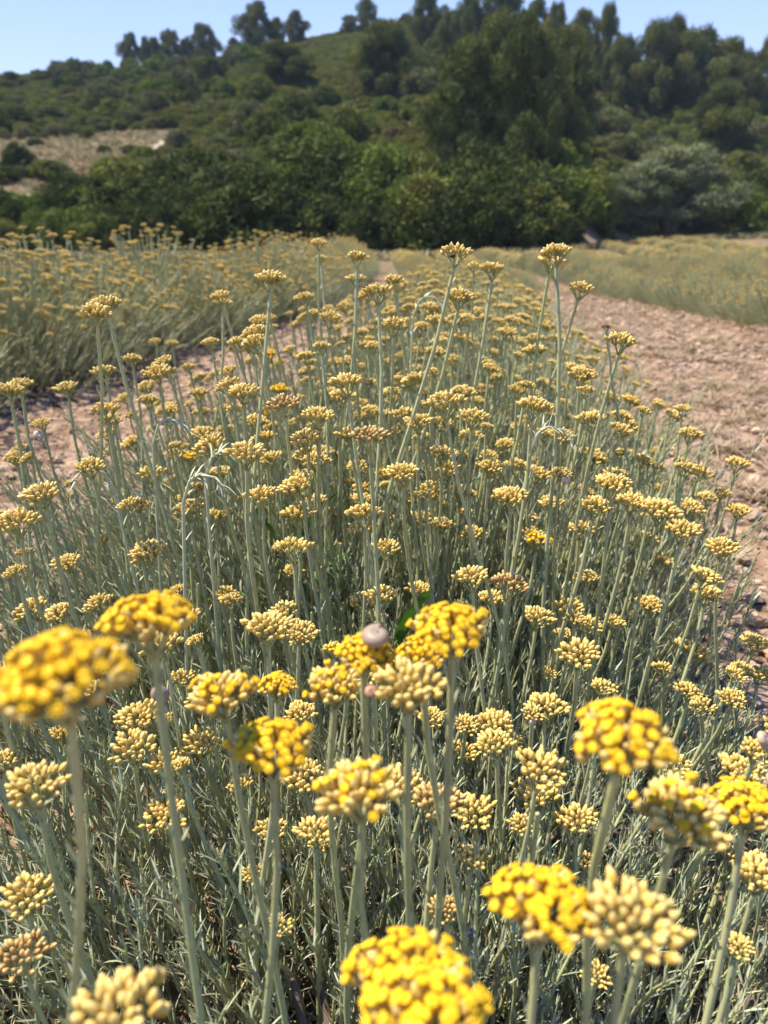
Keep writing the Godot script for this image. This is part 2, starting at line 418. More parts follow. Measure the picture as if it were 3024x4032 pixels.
# a stalk from near the ground to where the head sits, with the head as its sub-part
func flower(plant: Node3D, at: Vector3, width: float, kind: String, tilt: Vector3, foot := 0.03) -> void:
	var up := (Vector3.UP + tilt).normalized()
	var r := width * 0.5
	var low := at - up * r * 1.08
	var want := maxf(0.08, low.y - foot)
	var best := 0
	var score := 1e9
	for k in stems.size():
		var sc := absf(log(want / stems[k][1].y)) + rng.randf() * 0.12
		if sc < score:
			score = sc
			best = k
	var st: Array = stems[best]
	var size: float = want / st[1].y
	# turn the stalk so that it leans the way the head is tilted
	var lean := Vector3(st[1].x, 0, st[1].z)
	var turn := rf(0, TAU)
	if Vector2(tilt.x, tilt.z).length() > 0.02:
		turn = atan2(-tilt.z, tilt.x) - atan2(-lean.z, lean.x) + rf(-0.5, 0.5)
	var b := Basis(Vector3.UP, turn).scaled(Vector3.ONE * size)
	var foot_at: Vector3 = low - b * st[1]
	var stalk := part("flower_stem", st[0], plant, Transform3D(b, foot_at - plant.position))
	var set: Array = heads[kind]
	var hd := upright(low, up, r, rf(0, TAU))
	part("flower_head", set[rng.randi() % set.size()], stalk, Transform3D(b, foot_at).affine_inverse() * hd)

# ------------------------------------------------------------------ trees and shrubs
func tuft_crown(blobs: Array, per: int, long: float, wide: float, cols: Array, material: Material, s: int) -> ArrayMesh:
	rng.seed = s
	var mb := MB.new()
	for bl in blobs:
		var c: Vector3 = bl[0]
		var r: Vector3 = bl[1]
		var tint: Color = vary(cols[rng.randi() % cols.size()], 0.18)
		for k in int(per * bl[2]):
			var o := Vector3(rng.randfn(), rng.randfn(), rng.randfn()).normalized()
			var p := c + o * r * pow(rng.randf(), 0.3)
			var d := (o * 0.8 + Vector3(rng.randfn(), rng.randfn() + 0.5, rng.randfn()) * 0.7).normalized()
			var face := (o + Vector3(rng.randfn(), rng.randfn() + 0.35, rng.randfn()) * 0.42).normalized()
			var spray := rng.randf() < 0.35
			if spray: face = side_of(d).rotated(d, rf(0, TAU))
			d = (d - face * d.dot(face)).normalized()
			var w := face.cross(d)
			var l := long * rf(0.6, 1.4) * (1.9 if spray else 1.0)
			var ww := wide * rf(0.6, 1.4)
			var col := vary(tint, 0.2)
			var a := mb.vert(p - w * ww * 0.5, Vector3.UP, col)
			mb.vert(p + w * ww * 0.5, Vector3.UP, col)
			mb.vert(p + w * ww * 0.3 + d * l, Vector3.UP, col)
			mb.vert(p - w * ww * 0.3 + d * l, Vector3.UP, col)
			mb.i.append_array(PackedInt32Array([a, a + 1, a + 2, a, a + 2, a + 3]))
	return mb.mesh(material, true)

func make_tree(kind: String, s: int) -> Array:   # [trunk mesh, crown mesh]; height 1, crown width 1
	rng.seed = s
	var blobs := []
	var mb := MB.new()
	var bark := Color(0.16, 0.12, 0.09) if kind != "o" else Color(0.2, 0.18, 0.15)
	var bend := Vector3(rf(-0.06, 0.06), 0, rf(-0.06, 0.06))
	var pts := []
	var rad := []
	for k in 7:
		var t := k / 6.0
		pts.append(Vector3(0, t * 0.93, 0) + bend * sin(t * 3.0) + Vector3(rf(-1, 1), 0, rf(-1, 1)) * 0.012)
		rad.append(lerpf(0.035, 0.006, t))
	if kind != "o": tube(mb, pts, rad, 7, bark, true)
	var count := 58 if kind == "p" else 70
	if kind == "o":
		count = 60
		for k in 5:
			var a := TAU * k / 5.0 + rf(-0.3, 0.3)
			tube(mb, [Vector3(0, 0, 0), Vector3(cos(a) * 0.1, 0.25, sin(a) * 0.1), Vector3(cos(a) * 0.28, 0.6, sin(a) * 0.28)], [0.05, 0.035, 0.012], 6, bark, true)
	for k in count:
		var t := (k + rng.randf()) / count
		var a := k * 2.39996 + rf(-0.5, 0.5)
		var h := 0.0
		var env := 0.0
		if kind == "p":
			h = lerpf(0.16, 0.95, t)
			env = 0.47 * pow(sin(PI * pow(clampf((h - 0.06) / 0.98, 0, 1), 0.72)), 0.75)
		elif kind == "b":
			h = lerpf(0.08, 0.93, t)
			env = 0.47 * pow(1.0 - pow(clampf((h - 0.22) / 0.80, 0.0, 1.0), 1.7), 0.8) * (0.75 + 0.25 * step01(0.0, 0.3, h))
		else:
			h = lerpf(0.15, 0.9, t)
			env = 0.46 * sqrt(maxf(0.02, 1.0 - pow((h - 0.45) / 0.52, 2.0)))
		env *= 1.0 + 0.3 * sin(a * 2.0 + h * 11.0 + s)
		var r := env * pow(rng.randf(), 0.35)
		var c := Vector3(cos(a) * r, h + rf(-0.02, 0.02), sin(a) * r)
		var sz := rf(0.07, 0.135)
		blobs.append([c, Vector3(sz * 1.3, sz * rf(0.7, 1.0), sz * 1.3), rf(0.7, 1.3) * sz * 9.0])
		if kind != "o" and k % 2 == 0:
			var at: Vector3 = pts[clampi(int(h * 6.0) - 1, 0, 5)]
			tube(mb, [at, at.lerp(c, 0.5) + Vector3(0, -0.01, 0), c], [0.012, 0.008, 0.004], 4, bark, false)
	var cols := [Color(0.115, 0.124, 0.040), Color(0.090, 0.105, 0.036), Color(0.140, 0.142, 0.044)]
	if kind == "o": cols = [Color(0.17, 0.18, 0.095), Color(0.15, 0.165, 0.085), Color(0.19, 0.20, 0.11)]
	return [mb.mesh(M.bark), tuft_crown(blobs, 620, 0.025, 0.0085, cols, M.foliage, s + 7)]

func make_shrub(cols: Array, s: int) -> Array:   # [branches, foliage]; height 1, width about 1.3
	rng.seed = s
	var blobs := []
	var mb := MB.new()
	for k in 46:
		var y := pow((k + 0.5) / 46.0, 0.8)
		var a := k * 2.39996 + rf(-0.4, 0.4)
		var env := sqrt(maxf(0.05, 1.0 - pow(y * 0.98, 2.4))) * (0.52 + 0.1 * sin(a * 3.0 + s))
		var c := Vector3(cos(a) * env, lerpf(0.06, 0.86, y) + rf(-0.05, 0.05), sin(a) * env)
		var sz := rf(0.11, 0.2)
		blobs.append([c, Vector3(sz, sz * rf(0.7, 1.0), sz), rf(0.7, 1.3) * sz * 6.0])
		if k % 5 == 0:
			tube(mb, [Vector3(rf(-0.05, 0.05), -0.03, rf(-0.05, 0.05)), Vector3(c.x * 0.4, c.y * 0.5, c.z * 0.4), c], [0.02, 0.014, 0.006], 5, Color(0.13, 0.1, 0.08), false)
	return [mb.mesh(M.bark), tuft_crown(blobs, 230, 0.042, 0.023, cols, M.foliage, s + 3)]

# ------------------------------------------------------------------ flowering plants
func bush_layout(s: int, wide: float, tall: float, n_heads: int, n_shoots: int, big := 1.0) -> Dictionary:
	rng.seed = s
	var out := {"heads": [], "stems": {}, "shoots": {}}
	for k in n_heads:
		var q := sqrt((k + 0.5) / n_heads)
		var a := k * 2.39996 + rf(-0.4, 0.4)
		var r := wide * q * rf(0.85, 1.08)
		var h := tall * (1.0 - 0.52 * q * q) * rf(0.74, 1.04)
		var lean := Vector3(cos(a), 0, sin(a)) * q * rf(0.2, 0.6)
		var p := Vector3(cos(a) * r, h, sin(a) * r)
		var size := rf(0.026, 0.042) * 0.5 * big
		var up := (Vector3.UP + lean * 0.7 + Vector3(rf(-0.15, 0.15), 0, rf(-0.15, 0.15))).normalized()
		var kind := "b" if rng.randf() > 0.1 else "m"
		out.heads.append([upright(p - up * size * 1.08, up, size, rf(0, TAU)), kind, rng.randi() % 4])
		var v := 6 + rng.randi() % 6
		var st: Array = stems[v]
		var foot := Vector3(p.x * rf(0.35, 0.6), 0.02, p.z * rf(0.35, 0.6))
		var dirv := (p - up * size * 1.08) - foot
		out.stems.get_or_add(v, []).append(upright(foot, dirv, dirv.length() / st[2] * 0.985, rf(0, TAU)))
	for k in n_shoots:
		var q := sqrt(rng.randf())
		var a := rf(0, TAU)
		var y := rf(0.0, 0.6) * tall * (1.0 - 0.6 * q * q)
		var p := Vector3(cos(a) * wide * q * 0.92, y, sin(a) * wide * q * 0.92)
		out.shoots.get_or_add(2 + rng.randi() % 6, []).append(upright(p, Vector3(cos(a) * q * 0.8, 1.0, sin(a) * q * 0.8) + Vector3(rf(-0.3, 0.3), 0, rf(-0.3, 0.3)), rf(0.75, 1.35), rf(0, TAU)))
	return out

var layouts := []      # layout + ready multimeshes
func ready_layout(l: Dictionary) -> Dictionary:
	var holder := Node3D.new()
	var made := {"layout": l, "foliage": [], "stalks": [], "heads": []}
	for v in l.shoots: made.foliage.append(many("leafy_shoots", shoots[v], l.shoots[v], holder).multimesh)
	for v in l.stems: made.stalks.append(many("flower_stems", stems[v][0], l.stems[v], holder).multimesh)
	for kind in ["b", "m"]:
		for v in 2:
			var list := []
			for h in l.heads:
				if h[1] == kind and h[2] % 2 == v: list.append(h[0])
			if list.size(): made.heads.append(many("flower_heads", heads[kind][v % heads[kind].size()], list, holder).multimesh)
	holder.free()
	return made

func put_many(called: String, mm: MultiMesh, parent: Node) -> void:
	var o := MultiMeshInstance3D.new()
	o.name = called
	o.multimesh = mm
	o.set_meta("kind", "stuff")
	parent.add_child(o, true)

func bush(row: String, d: float, which: int, size: Vector3, one_by_one: bool, label: String, group: String) -> void:
	var made: Dictionary = layouts[which]
	var x := row_x(row, d) + rf(-0.08, 0.08)
	var o := thing("everlasting_bush", Vector3(x, land(x, d) - 0.01, -d), rf(0, TAU))
	o.scale = size
	for mm in made.foliage: put_many("leafy_shoots", mm, o)
	for mm in made.stalks: put_many("flower_stems", mm, o)
	if one_by_one:
		for h in made.layout.heads:
			var set: Array = heads[h[1]]
			part("flower_head", set[h[2] % set.size()], o, h[0])
	else:
		for mm in made.heads: put_many("flower_heads", mm, o)
	tag(o, label, "bush", group)

func far_bush_mesh() -> ArrayMesh:
	rng.seed = 77
	var mb := MB.new()
	for k in 420:
		var q := sqrt(rng.randf())
		var a := rf(0, TAU)
		var p := Vector3(cos(a) * 0.25 * q, 0.0, sin(a) * 0.25 * q)
		var e := Vector3(cos(a) * 0.55 * q, 0.55 * (1.0 - 0.5 * q * q) * rf(0.5, 1.0), sin(a) * 0.55 * q)
		var w := Vector3(rf(-1, 1), 0, rf(-1, 1)).normalized() * 0.012
		var col := vary(SILVER, 0.2)
		var i0 := mb.vert(p - w, Vector3.UP, col)
		mb.vert(p + w, Vector3.UP, col); mb.vert(e + w, Vector3.UP, col); mb.vert(e - w, Vector3.UP, col)
		mb.i.append_array(PackedInt32Array([i0, i0 + 1, i0 + 2, i0, i0 + 2, i0 + 3]))
	for k in 150:
		var q := sqrt((k + 0.5) / 150.0)
		var a := k * 2.39996
		var c := Vector3(cos(a) * 0.56 * q, 0.6 * (1.0 - 0.5 * q * q) * rf(0.78, 1.04), sin(a) * 0.56 * q)
		var r := rf(0.015, 0.023)
		var col := vary(STRAW.lerp(GOLD, rf(0.1, 0.8)), 0.15)
		var ring := []
		for j in 6: ring.append(mb.vert(c + Vector3(cos(j * TAU / 6) * r, rf(-0.3, 0.3) * r, sin(j * TAU / 6) * r), Vector3.UP, col))
		var top := mb.vert(c + Vector3(0, r * 0.6, 0), Vector3.UP, col)
		var bot := mb.vert(c - Vector3(0, r, 0), Vector3.UP, col)
		for j in 6:
			mb.i.append_array(PackedInt32Array([ring[j], top, ring[(j + 1) % 6], ring[j], ring[(j + 1) % 6], bot]))
	return mb.mesh(M.leaf, true)

func woody(s: int) -> ArrayMesh:
	rng.seed = s
	var mb := MB.new()
	for k in 22:
		var a := rf(0, TAU)
		var r := rf(0.08, 0.42)
		var h := rf(0.05, 0.2)
		var e := Vector3(cos(a) * r, h, sin(a) * r * 0.8)
		tube(mb, [Vector3(rf(-0.06, 0.06), -0.02, rf(-0.06, 0.06)), e * 0.5 + Vector3(0, rf(-0.02, 0.03), 0), e], [0.007, 0.005, 0.003], 6, vary(Color(0.17, 0.12, 0.09), 0.25), true)
	return mb.mesh(M.bark)

func flank(d: float) -> float:   # how far the near row spreads towards the bare strip
	return table([0.5, 0.72, 0.9, 1.3, 2.0], [0.75, 0.6, 0.40, 0.50, 0.6], d)

func left_flank(d: float) -> float:
	return table([0.6, 1.2, 2.0, 3.0], [0.75, 1.0, 1.0, 0.7], d)

func near_rows() -> void:
	var mids := [0.28, 0.82, 1.38, 1.98, 2.62, 3.3]
	var labels := ["flowering bush nearest the lens, with big blurred open yellow heads", "flowering bush just behind the nearest one, its low buds in the lower middle", "sharp flowering bush in the middle of the near row with tall stalks", "flowering bush fourth along the near row, behind the sharp one", "flowering bush fifth along the near row, half hidden by taller stalks", "flowering bush sixth along the near row, starting to blur"]
	var plants := []
	for k in mids.size():
		var d: float = mids[k]
		var o := thing("everlasting_bush", Vector3(row_x("near", d), 0.0, -d))
		tag(o, labels[k], "bush", "bushes of the near row")
		plants.append(o)
	rng.seed = 5
	var spots := []
	var owner := func(d: float) -> Node3D:
		var best := 0
		for k in mids.size():
			if absf(mids[k] - d) < absf(mids[best] - d): best = k
		return plants[best]
	for h in HEADS:
		var at := Vector3(h[0], h[1], -h[2])
		spots.append(at)
		var off: float = h[0] - row_x("near", h[2])
		flower(owner.call(h[2]), at, h[3] * 0.001, h[4], Vector3(off * 0.12 + rf(-0.12, 0.12), 0, rf(-0.12, 0.2)))
	for k in mids.size():
		var want: int = [20, 110, 190, 200, 180, 160][k]
		var got := 0
		var tries := 0
		while got < want and tries < 4000:
			tries += 1
			var d: float = mids[k] + rf(-0.34, 0.34)
			var off := rng.randfn(-0.12, 0.42)
			if off > flank(d) or off < -left_flank(d) or d < 0.5: continue
			var crest: float = 0.67 - 0.36 * pow((off + 0.14) / 0.8, 2.0)
			if d < 1.1: crest = lerpf(0.36, crest, (d - 0.5) / 0.6)
			var y: float = crest * rf(0.55, 1.0)
			if y < 0.13: continue
			var at := Vector3(row_x("near", d) + off, y, -d)
			var free := true
			for p in spots:
				if p.distance_squared_to(at) < 0.0016:
					free = false
					break
			if not free: continue
			spots.append(at)
			got += 1
			var kind := "b"
			var roll := rng.randf()
			if roll < 0.05: kind = "m"
			elif roll < 0.11: kind = "d"
			flower(plants[k], at, lerpf(0.020, 0.047, pow(rng.randf(), 0.7)), kind, Vector3(off * 0.7 + rf(-0.25, 0.25), 0, rf(-0.25, 0.25)))
	for k in mids.size():
		var o: Node3D = plants[k]
		rng.seed = 300 + k
		var lists := {}
		var n: int = [1500, 2200, 2000, 1500, 1100, 800][k]
		for j in n:
			var off := rng.randfn(-0.14, 0.42)
			var dz := rf(-0.36, 0.36)
			if off > flank(mids[k] - dz) or off < -left_flank(mids[k] - dz): continue
			var y := rf(0.0, 0.17 if k < 2 else 0.26) * (1.0 - pow(off / 1.15, 2.0))
			var up := Vector3(off * 0.8 + rf(-0.2, 0.2), 1.0, rf(-0.22, 0.22))
			lists.get_or_add(rng.randi() % (5 if k < 2 else 8), []).append(upright(Vector3(off, y, dz), up, rf(0.75, 1.15 if k < 2 else 1.4), rf(0, TAU)))
		for v in lists: many("leafy_shoots", shoots[v], lists[v], o)
		# flowerless stalks standing among the others
		var bare := {}
		for j in [0, 110, 260, 260, 200, 150][k]:
			var off := rng.randfn(-0.1, 0.38)
			if off > 0.5 or off < -0.9: continue
			var dz := rf(-0.36, 0.36)
			if mids[k] - dz < 0.5: continue
			var up := Vector3(off * 0.7 + rf(-0.15, 0.15), 1.0, rf(-0.18, 0.18))
			bare.get_or_add(rng.randi() % 9, []).append(upright(Vector3(off * 0.8, 0.02, dz), up, rf(0.8, 1.15), rf(0, TAU)))
		for v in bare: many("leafy_shoots", stems[v][0], bare[v], o)
		part("woody_base", woody(400 + k), o)
		# dead leaves and twigs that gather at the foot of the bush
		var dead := []
		for j in [900, 900, 700, 500, 300, 200][k]:
			var off := rng.randfn(-0.08, 0.34)
			if off > 0.5 or off < -0.85: continue
			dead.append(upright(Vector3(off, rf(-0.01, 0.03), rf(-0.36, 0.36)), Vector3(rf(-1, 1), rf(0.15, 0.8), rf(-1, 1)), rf(0.6, 1.2), rf(0, TAU)))
		many("dead_twigs", shoots[9], dead, o)
	# pale shoots that wilted and hang over
	rng.seed = 91
	for w in [[-0.294, 0.556, 0.983, 1], [-0.198, 0.542, 0.871, 1], [-0.212, 0.53, 0.813, 1], [0.211, 0.558, 0.93, 1], [-0.391, 0.494, 0.96, -1], [0.074, 0.692, 1.351, 1]]:
		var o: Node3D = owner.call(w[2])
		var mb := MB.new()
		var top := Vector3(w[0], w[1], -w[2]) - o.position
		var s: float = w[3]
		var foot := Vector3(top.x - s * rf(0.03, 0.07), 0.04, top.z + rf(-0.03, 0.03))
		var col := Color(0.50, 0.51, 0.33)
		var pts := [foot, foot.lerp(top, 0.5) + Vector3(-s * 0.012, 0, 0), top + Vector3(-s * 0.022, -0.035, 0), top + Vector3(-s * 0.012, -0.008, 0), top, top + Vector3(s * 0.018, -0.004, 0), top + Vector3(s * 0.03, -0.018, 0.004)]
		tube(mb, pts, [0.0022, 0.0021, 0.0021, 0.002, 0.0019, 0.0017, 0.0012], 6, col, true)
		for k in 34:
			var f := rf(1.0, 5.9)
			var i := int(f)
			var p: Vector3 = pts[i].lerp(pts[i + 1], f - i)
			var b := rf(0, TAU)
			var dirv: Vector3 = (pts[i + 1] - pts[i]).normalized()
			leaf(mb, p, (dirv * 0.8 + Vector3(cos(b), rf(-0.4, 0.4), sin(b)) * 0.6).normalized(), rf(0.012, 0.026), 0.002, Vector3(rf(-0.5, 0.5), -0.6, rf(-0.5, 0.5)), vary(col, 0.2))
		var got := part("wilted_shoot", mb.mesh(M.leaf), o)
		got.set_meta("label", "pale wilted shoot bent over at the top")

# ------------------------------------------------------------------ little creatures and weeds
func snail(at: Vector3, size: float, turn: Vector3, label: String, col: Color) -> void:
	var mb := MB.new()
	var rings := []
	var steps := 84
	for k in steps + 1:
		var t := float(k) / steps
		var a := t * TAU * 3.2
		var grow := pow(t, 1.7) + 0.02
		var c := Vector3(cos(a) * 0.21 * grow, (1.0 - t) * 0.34 - 0.02, sin(a) * 0.21 * grow)
		var r := 0.30 * grow + 0.008
		var outw := Vector3(cos(a), 0, sin(a))
		var ring := []
		for j in 12:
			var b := TAU * j / 12.0
			var o := outw * cos(b) + Vector3.UP * sin(b)
			var tone := col
			if absf(wrapf(b, -PI, PI) - 0.45) < 0.3: tone = col.lerp(Color(0.32, 0.21, 0.14), 0.45)   # a brown band along the whorl
			ring.append(mb.vert((c + o * r) * Vector3(1, 0.8, 1) * size, o, vary(tone, 0.08)))
		rings.append(ring)
	for k in steps:
		for j in 12: mb.quad(rings[k][j], rings[k][(j + 1) % 12], rings[k + 1][(j + 1) % 12], rings[k + 1][j])
	var o := Node3D.new()
	o.name = numbered("snail")
	add_child(o)
	o.position = at
	o.rotation = turn
	part("shell", mb.mesh(M.shell), o)
	var lip := MB.new()
	var a := TAU * 3.2
	var c := Vector3(cos(a) * 0.214, -0.02, sin(a) * 0.214)
	var outw := Vector3(cos(a), 0, sin(a))
	var mid := lip.vert(c * size, Vector3(-sin(a), 0, cos(a)), Color(0.20, 0.14, 0.10))
	var rr := []
	for j in 12:
		var b := TAU * j / 12.0
		rr.append(lip.vert((c + (outw * cos(b) + Vector3.UP * sin(b)) * 0.30) * Vector3(1, 0.8, 1) * size, Vector3(-sin(a), 0, cos(a)), Color(0.5, 0.4, 0.3)))
	for j in 12: lip.tri(mid, rr[j], rr[(j + 1) % 12])
	part("aperture", lip.mesh(M.shell), o)
	tag(o, label, "snail", "snails on the flowers")

func beetle(at: Vector3, size: float, turn: float, label: String, col: Color) -> void:
	var o := thing("beetle", at, turn)
	var body := MB.new()
	lathe(body, Vector3(-0.5, 0.14, 0) * size, Vector3.RIGHT, [0.0, 0.08 * size, 0.3 * size, 0.55 * size, 0.62 * size], [0.02 * size, 0.15 * size, 0.22 * size, 0.2 * size, 0.05 * size], 10, [col, col, col, col, col])
	part("body", body.mesh(M.shell), o)
	var hd := MB.new()
	lathe(hd, Vector3(0.1, 0.13, 0) * size, Vector3.RIGHT, [0.0, 0.08 * size, 0.2 * size, 0.3 * size], [0.15 * size, 0.17 * size, 0.12 * size, 0.01 * size], 9, [col, col, col, col])
	part("head", hd.mesh(M.shell), o)
	for k in 6:
		var leg := MB.new()
		var s := 1.0 if k % 2 == 0 else -1.0
		var x: float = [-0.25, -0.05, 0.12][k / 2]
		tube(leg, [Vector3(x, 0.1, s * 0.12) * size, Vector3(x * 1.2, 0.16, s * 0.3) * size, Vector3(x * 1.5, -0.02, s * 0.42) * size], [0.02 * size, 0.016 * size, 0.01 * size], 4, col, true)
		part("leg", leg.mesh(M.shell), o)
	tag(o, label, "beetle")

func broad_weed(at: Vector3, spots: Array, label: String) -> void:
	var o := thing("broad_leaved_weed", at)
	rng.seed = 61
	var stem := MB.new()
	tube(stem, [Vector3(0, -0.02, 0), Vector3(0.01, 0.15, 0), Vector3(0, 0.3, 0.01)], [0.003, 0.0026, 0.0015], 6, Color(0.10, 0.20, 0.05))
	part("stem", stem.mesh(M.leaf), o)
	for s in spots:
		var mb := MB.new()
		var d := (s[0] as Vector3).normalized()
		leaf(mb, Vector3(0, s[1], 0), d, (s[0] as Vector3).length(), s[2], Vector3(d.x, -0.5, d.z) * 0.7, Color(0.10, 0.22, 0.045), 7)
		part("broad_leaf", mb.mesh(M.leaf), o)
	tag(o, label, "weed")

func creatures() -> void:
	rng.seed = 88
	var pale := Color(0.27, 0.20, 0.14)
	snail(Vector3(-0.0039, 0.5675, -0.3738), 0.0205, Vector3(-0.15, 2.6, 0.1), "pale pinkish snail shell resting on open yellow flowers in the centre", pale)
	snail(Vector3(0.3068, 0.4014, -0.5007), 0.0165, Vector3(0.9, 0.2, -0.5), "brownish snail shell at the frame edge on a bud cluster", Color(0.50, 0.33, 0.22))
	snail(Vector3(-0.1523, 0.4931, -0.4277), 0.0150, Vector3(1.3, 0.3, 0.2), "mauve-brown snail shell hanging on a stalk under big yellow heads", Color(0.27, 0.19, 0.155))
	snail(Vector3(-0.0075, 0.54, -0.3596), 0.0095, Vector3(0.6, 1.2, 0.7), "small orange-brown snail just below the pale snail shell", Color(0.38, 0.21, 0.12))
	snail(Vector3(-0.5617, 0.4868, -1.1703), 0.0190, Vector3(1.1, 0.5, 0.0), "flat tan snail shell among stalks beside the bare ground strip", Color(0.55, 0.42, 0.32))
	snail(Vector3(0.2317, 0.4937, -0.9067), 0.0130, Vector3(1.2, 0.1, 0.5), "beige snail shell clinging to a sharp bud cluster", Color(0.6, 0.45, 0.32))
	snail(Vector3(0.144, 0.3418, -0.6067), 0.0100, Vector3(1.2, 0.8, 0.1), "tiny white snail shell on a stalk under a round bud cluster", Color(0.42, 0.36, 0.29))
	snail(Vector3(-0.3647, 0.4245, -1.0412), 0.0120, Vector3(0.2, 0.8, 0.1), "little cream snail shell lying on buds near grey stalks", Color(0.52, 0.43, 0.34))
	beetle(Vector3(0.0823, 0.764, -0.932), 0.0095, 0.7, "black beetle under the high flower head against the dark hedge", Color(0.012, 0.010, 0.010))
	beetle(Vector3(0.3323, 0.662, -1.1277), 0.0095, 2.0, "dark beetle on a nodding bud near the bare soil", Color(0.03, 0.02, 0.012))
	beetle(Vector3(0.0587, 0.3413, -0.3724), 0.0085, 1.2, "grey-blue fly-like beetle on low buds near the picture's bottom", Color(0.06, 0.07, 0.10))
	beetle(Vector3(-0.1875, 0.6605, -1.2335), 0.0090, -0.6, "small black beetle among the taller blurred stalks", Color(0.012, 0.010, 0.010))
	broad_weed(Vector3(-0.15, 0, -1.12), [[Vector3(0.06, 0.16, 0.05), 0.29, 0.026], [Vector3(-0.05, 0.17, 0.04), 0.27, 0.022], [Vector3(0.09, 0.1, -0.03), 0.22, 0.028], [Vector3(-0.08, 0.08, 0.05), 0.2, 0.024]], "fresh green broad-leaved weed growing up between the grey stalks")
	broad_weed(Vector3(0.02, 0, -0.9), [[Vector3(0.03, 0.14, 0.06), 0.26, 0.022], [Vector3(-0.06, 0.1, 0.04), 0.22, 0.026], [Vector3(0.07, 0.07, 0.04), 0.18, 0.024]], "smaller green weed with oval leaves low in the near row")

# ------------------------------------------------------------------ the setting
func make_ground() -> void:
	var xs := []
	var x := -5.2
	while x < 7.5:
		xs.append(x)
		x += 0.085
	var step := 0.12
	var right := x
	while right < 190.0:
		xs.append(right)
		right += step
		step *= 1.12
	step = 0.12
	var left := -5.2
	while left > -190.0:
		left -= step
		xs.push_front(left)
		step *= 1.12
	var ds := []
	var d := -4.0
	while d < 300.0:
		ds.append(d)
		d += 0.25 if d < 0.0 else 0.08 if d < 9.0 else minf(0.08 * pow(d / 9.0, 1.8), 4.0)
	var mb := MB.new()
	var cover := FastNoiseLite.new()
	cover.frequency = 0.06
	cover.seed = 4
	for dd in ds:
		for xx in xs:
			var y := soil(xx, dd)
			var a: float = xx / maxf(dd, 1.0)
			var col := Color(0.35, 0.245, 0.165)
			if dd > 12.0:
				var e := field_edge(a)
				var n := cover.get_noise_2d(xx, dd)
				col = col.lerp(Color(0.27, 0.215, 0.125), clampf((dd - 14.0) / 10.0 + n, 0.0, 0.85))
				if dd > e - 2.0: col = Color(0.34, 0.27, 0.15)
				if dd > e + 3.0: col = Color(0.09, 0.10, 0.042).lerp(Color(0.125, 0.13, 0.058), clampf(0.5 + n, 0, 1))
				if dd > 45.0 and in_meadow(xx, dd): col = Color(0.25, 0.19, 0.11).lerp(Color(0.20, 0.115, 0.065), clampf(n * 1.5, 0, 1))
				if Vector2((xx - 11.3) / 2.2, (dd - 44.0) / 5.0).length() < 1.0: col = Color(0.30, 0.225, 0.155)
			mb.vert(Vector3(xx, y, -dd), Vector3.UP, col)
	var w := xs.size()
	for k in ds.size() - 1:
		for j in w - 1:
			var a := k * w + j
			mb.i.append_array(PackedInt32Array([a, a + w, a + w + 1, a, a + w + 1, a + 1]))
	# smooth normals from the grid
	for k in ds.size():
		for j in w:
			var at := k * w + j
			var l := mb.v[k * w + maxi(j - 1, 0)]
			var r := mb.v[k * w + mini(j + 1, w - 1)]
			var f := mb.v[mini(k + 1, ds.size() - 1) * w + j]
			var b := mb.v[maxi(k - 1, 0) * w + j]
			mb.n[at] = (r - l).cross(f - b).normalized()
	var g := single("ground", mb.mesh(M.ground))
	g.set_meta("kind", "structure")
	# the pale dirt track on the hill meadow
	var line := [Vector2(-24.5, 48.6), Vector2(-20.6, 50.6), Vector2(-19.6, 54.6), Vector2(-19.5, 58.2), Vector2(-19.2, 61.8), Vector2(-18.4, 66.1), Vector2(-19.2, 71.8), Vector2(-20.0, 75.7)]
	var wide := [0.5, 0.55, 0.7, 0.8, 0.9, 1.0, 0.7, 0.5]
	var pb := MB.new()
	rng.seed = 12
	var count := 60
	for k in count + 1:
		var f := float(k) / count * (line.size() - 1.001)
		var i := int(f)
		var p: Vector2 = line[i].lerp(line[i + 1], f - i)
		var t: Vector2 = (line[i + 1] - line[i]).normalized()
		var s := Vector2(t.y, -t.x)
		var hw: float = lerpf(wide[i], wide[i + 1], f - i) * rf(0.75, 1.25)
		for j in 5:
			var q: Vector2 = p + s * hw * (j / 2.0 - 1.0)
			pb.vert(Vector3(q.x, land(q.x, q.y) + (0.03 if j > 0 and j < 4 else -0.05), -q.y), Vector3.UP, vary(Color(0.31, 0.255, 0.19), 0.12))
		if k > 0:
			for j in 4:
				var a := (k - 1) * 5 + j
				pb.quad(a, a + 1, a + 6, a + 5)
	var path := single("path", pb.mesh(M.path))
	path.set_meta("kind", "structure")

func rock(s: int) -> ArrayMesh:
	rng.seed = s
	var f := FastNoiseLite.new()
	f.seed = s
	f.frequency = 0.9
	var sp := SphereMesh.new()
	sp.radial_segments = 9
	sp.rings = 5
	sp.radius = 0.5
	sp.height = 1.0
	var arr := sp.get_mesh_arrays()
	var mb := MB.new()
	var stretch := Vector3(rf(0.8, 1.3), rf(0.5, 0.8), rf(0.7, 1.1))
	var col := vary(Color(0.40, 0.285, 0.195), 0.14)
	for p in arr[Mesh.ARRAY_VERTEX]:
		var q: Vector3 = p * (1.0 + 0.7 * f.get_noise_3dv(p * 2.0)) * stretch
		mb.vert(q, q.normalized(), vary(col, 0.08))
	var idx: PackedInt32Array = arr[Mesh.ARRAY_INDEX]
	mb.i = idx
	return mb.mesh(M.stone, true)

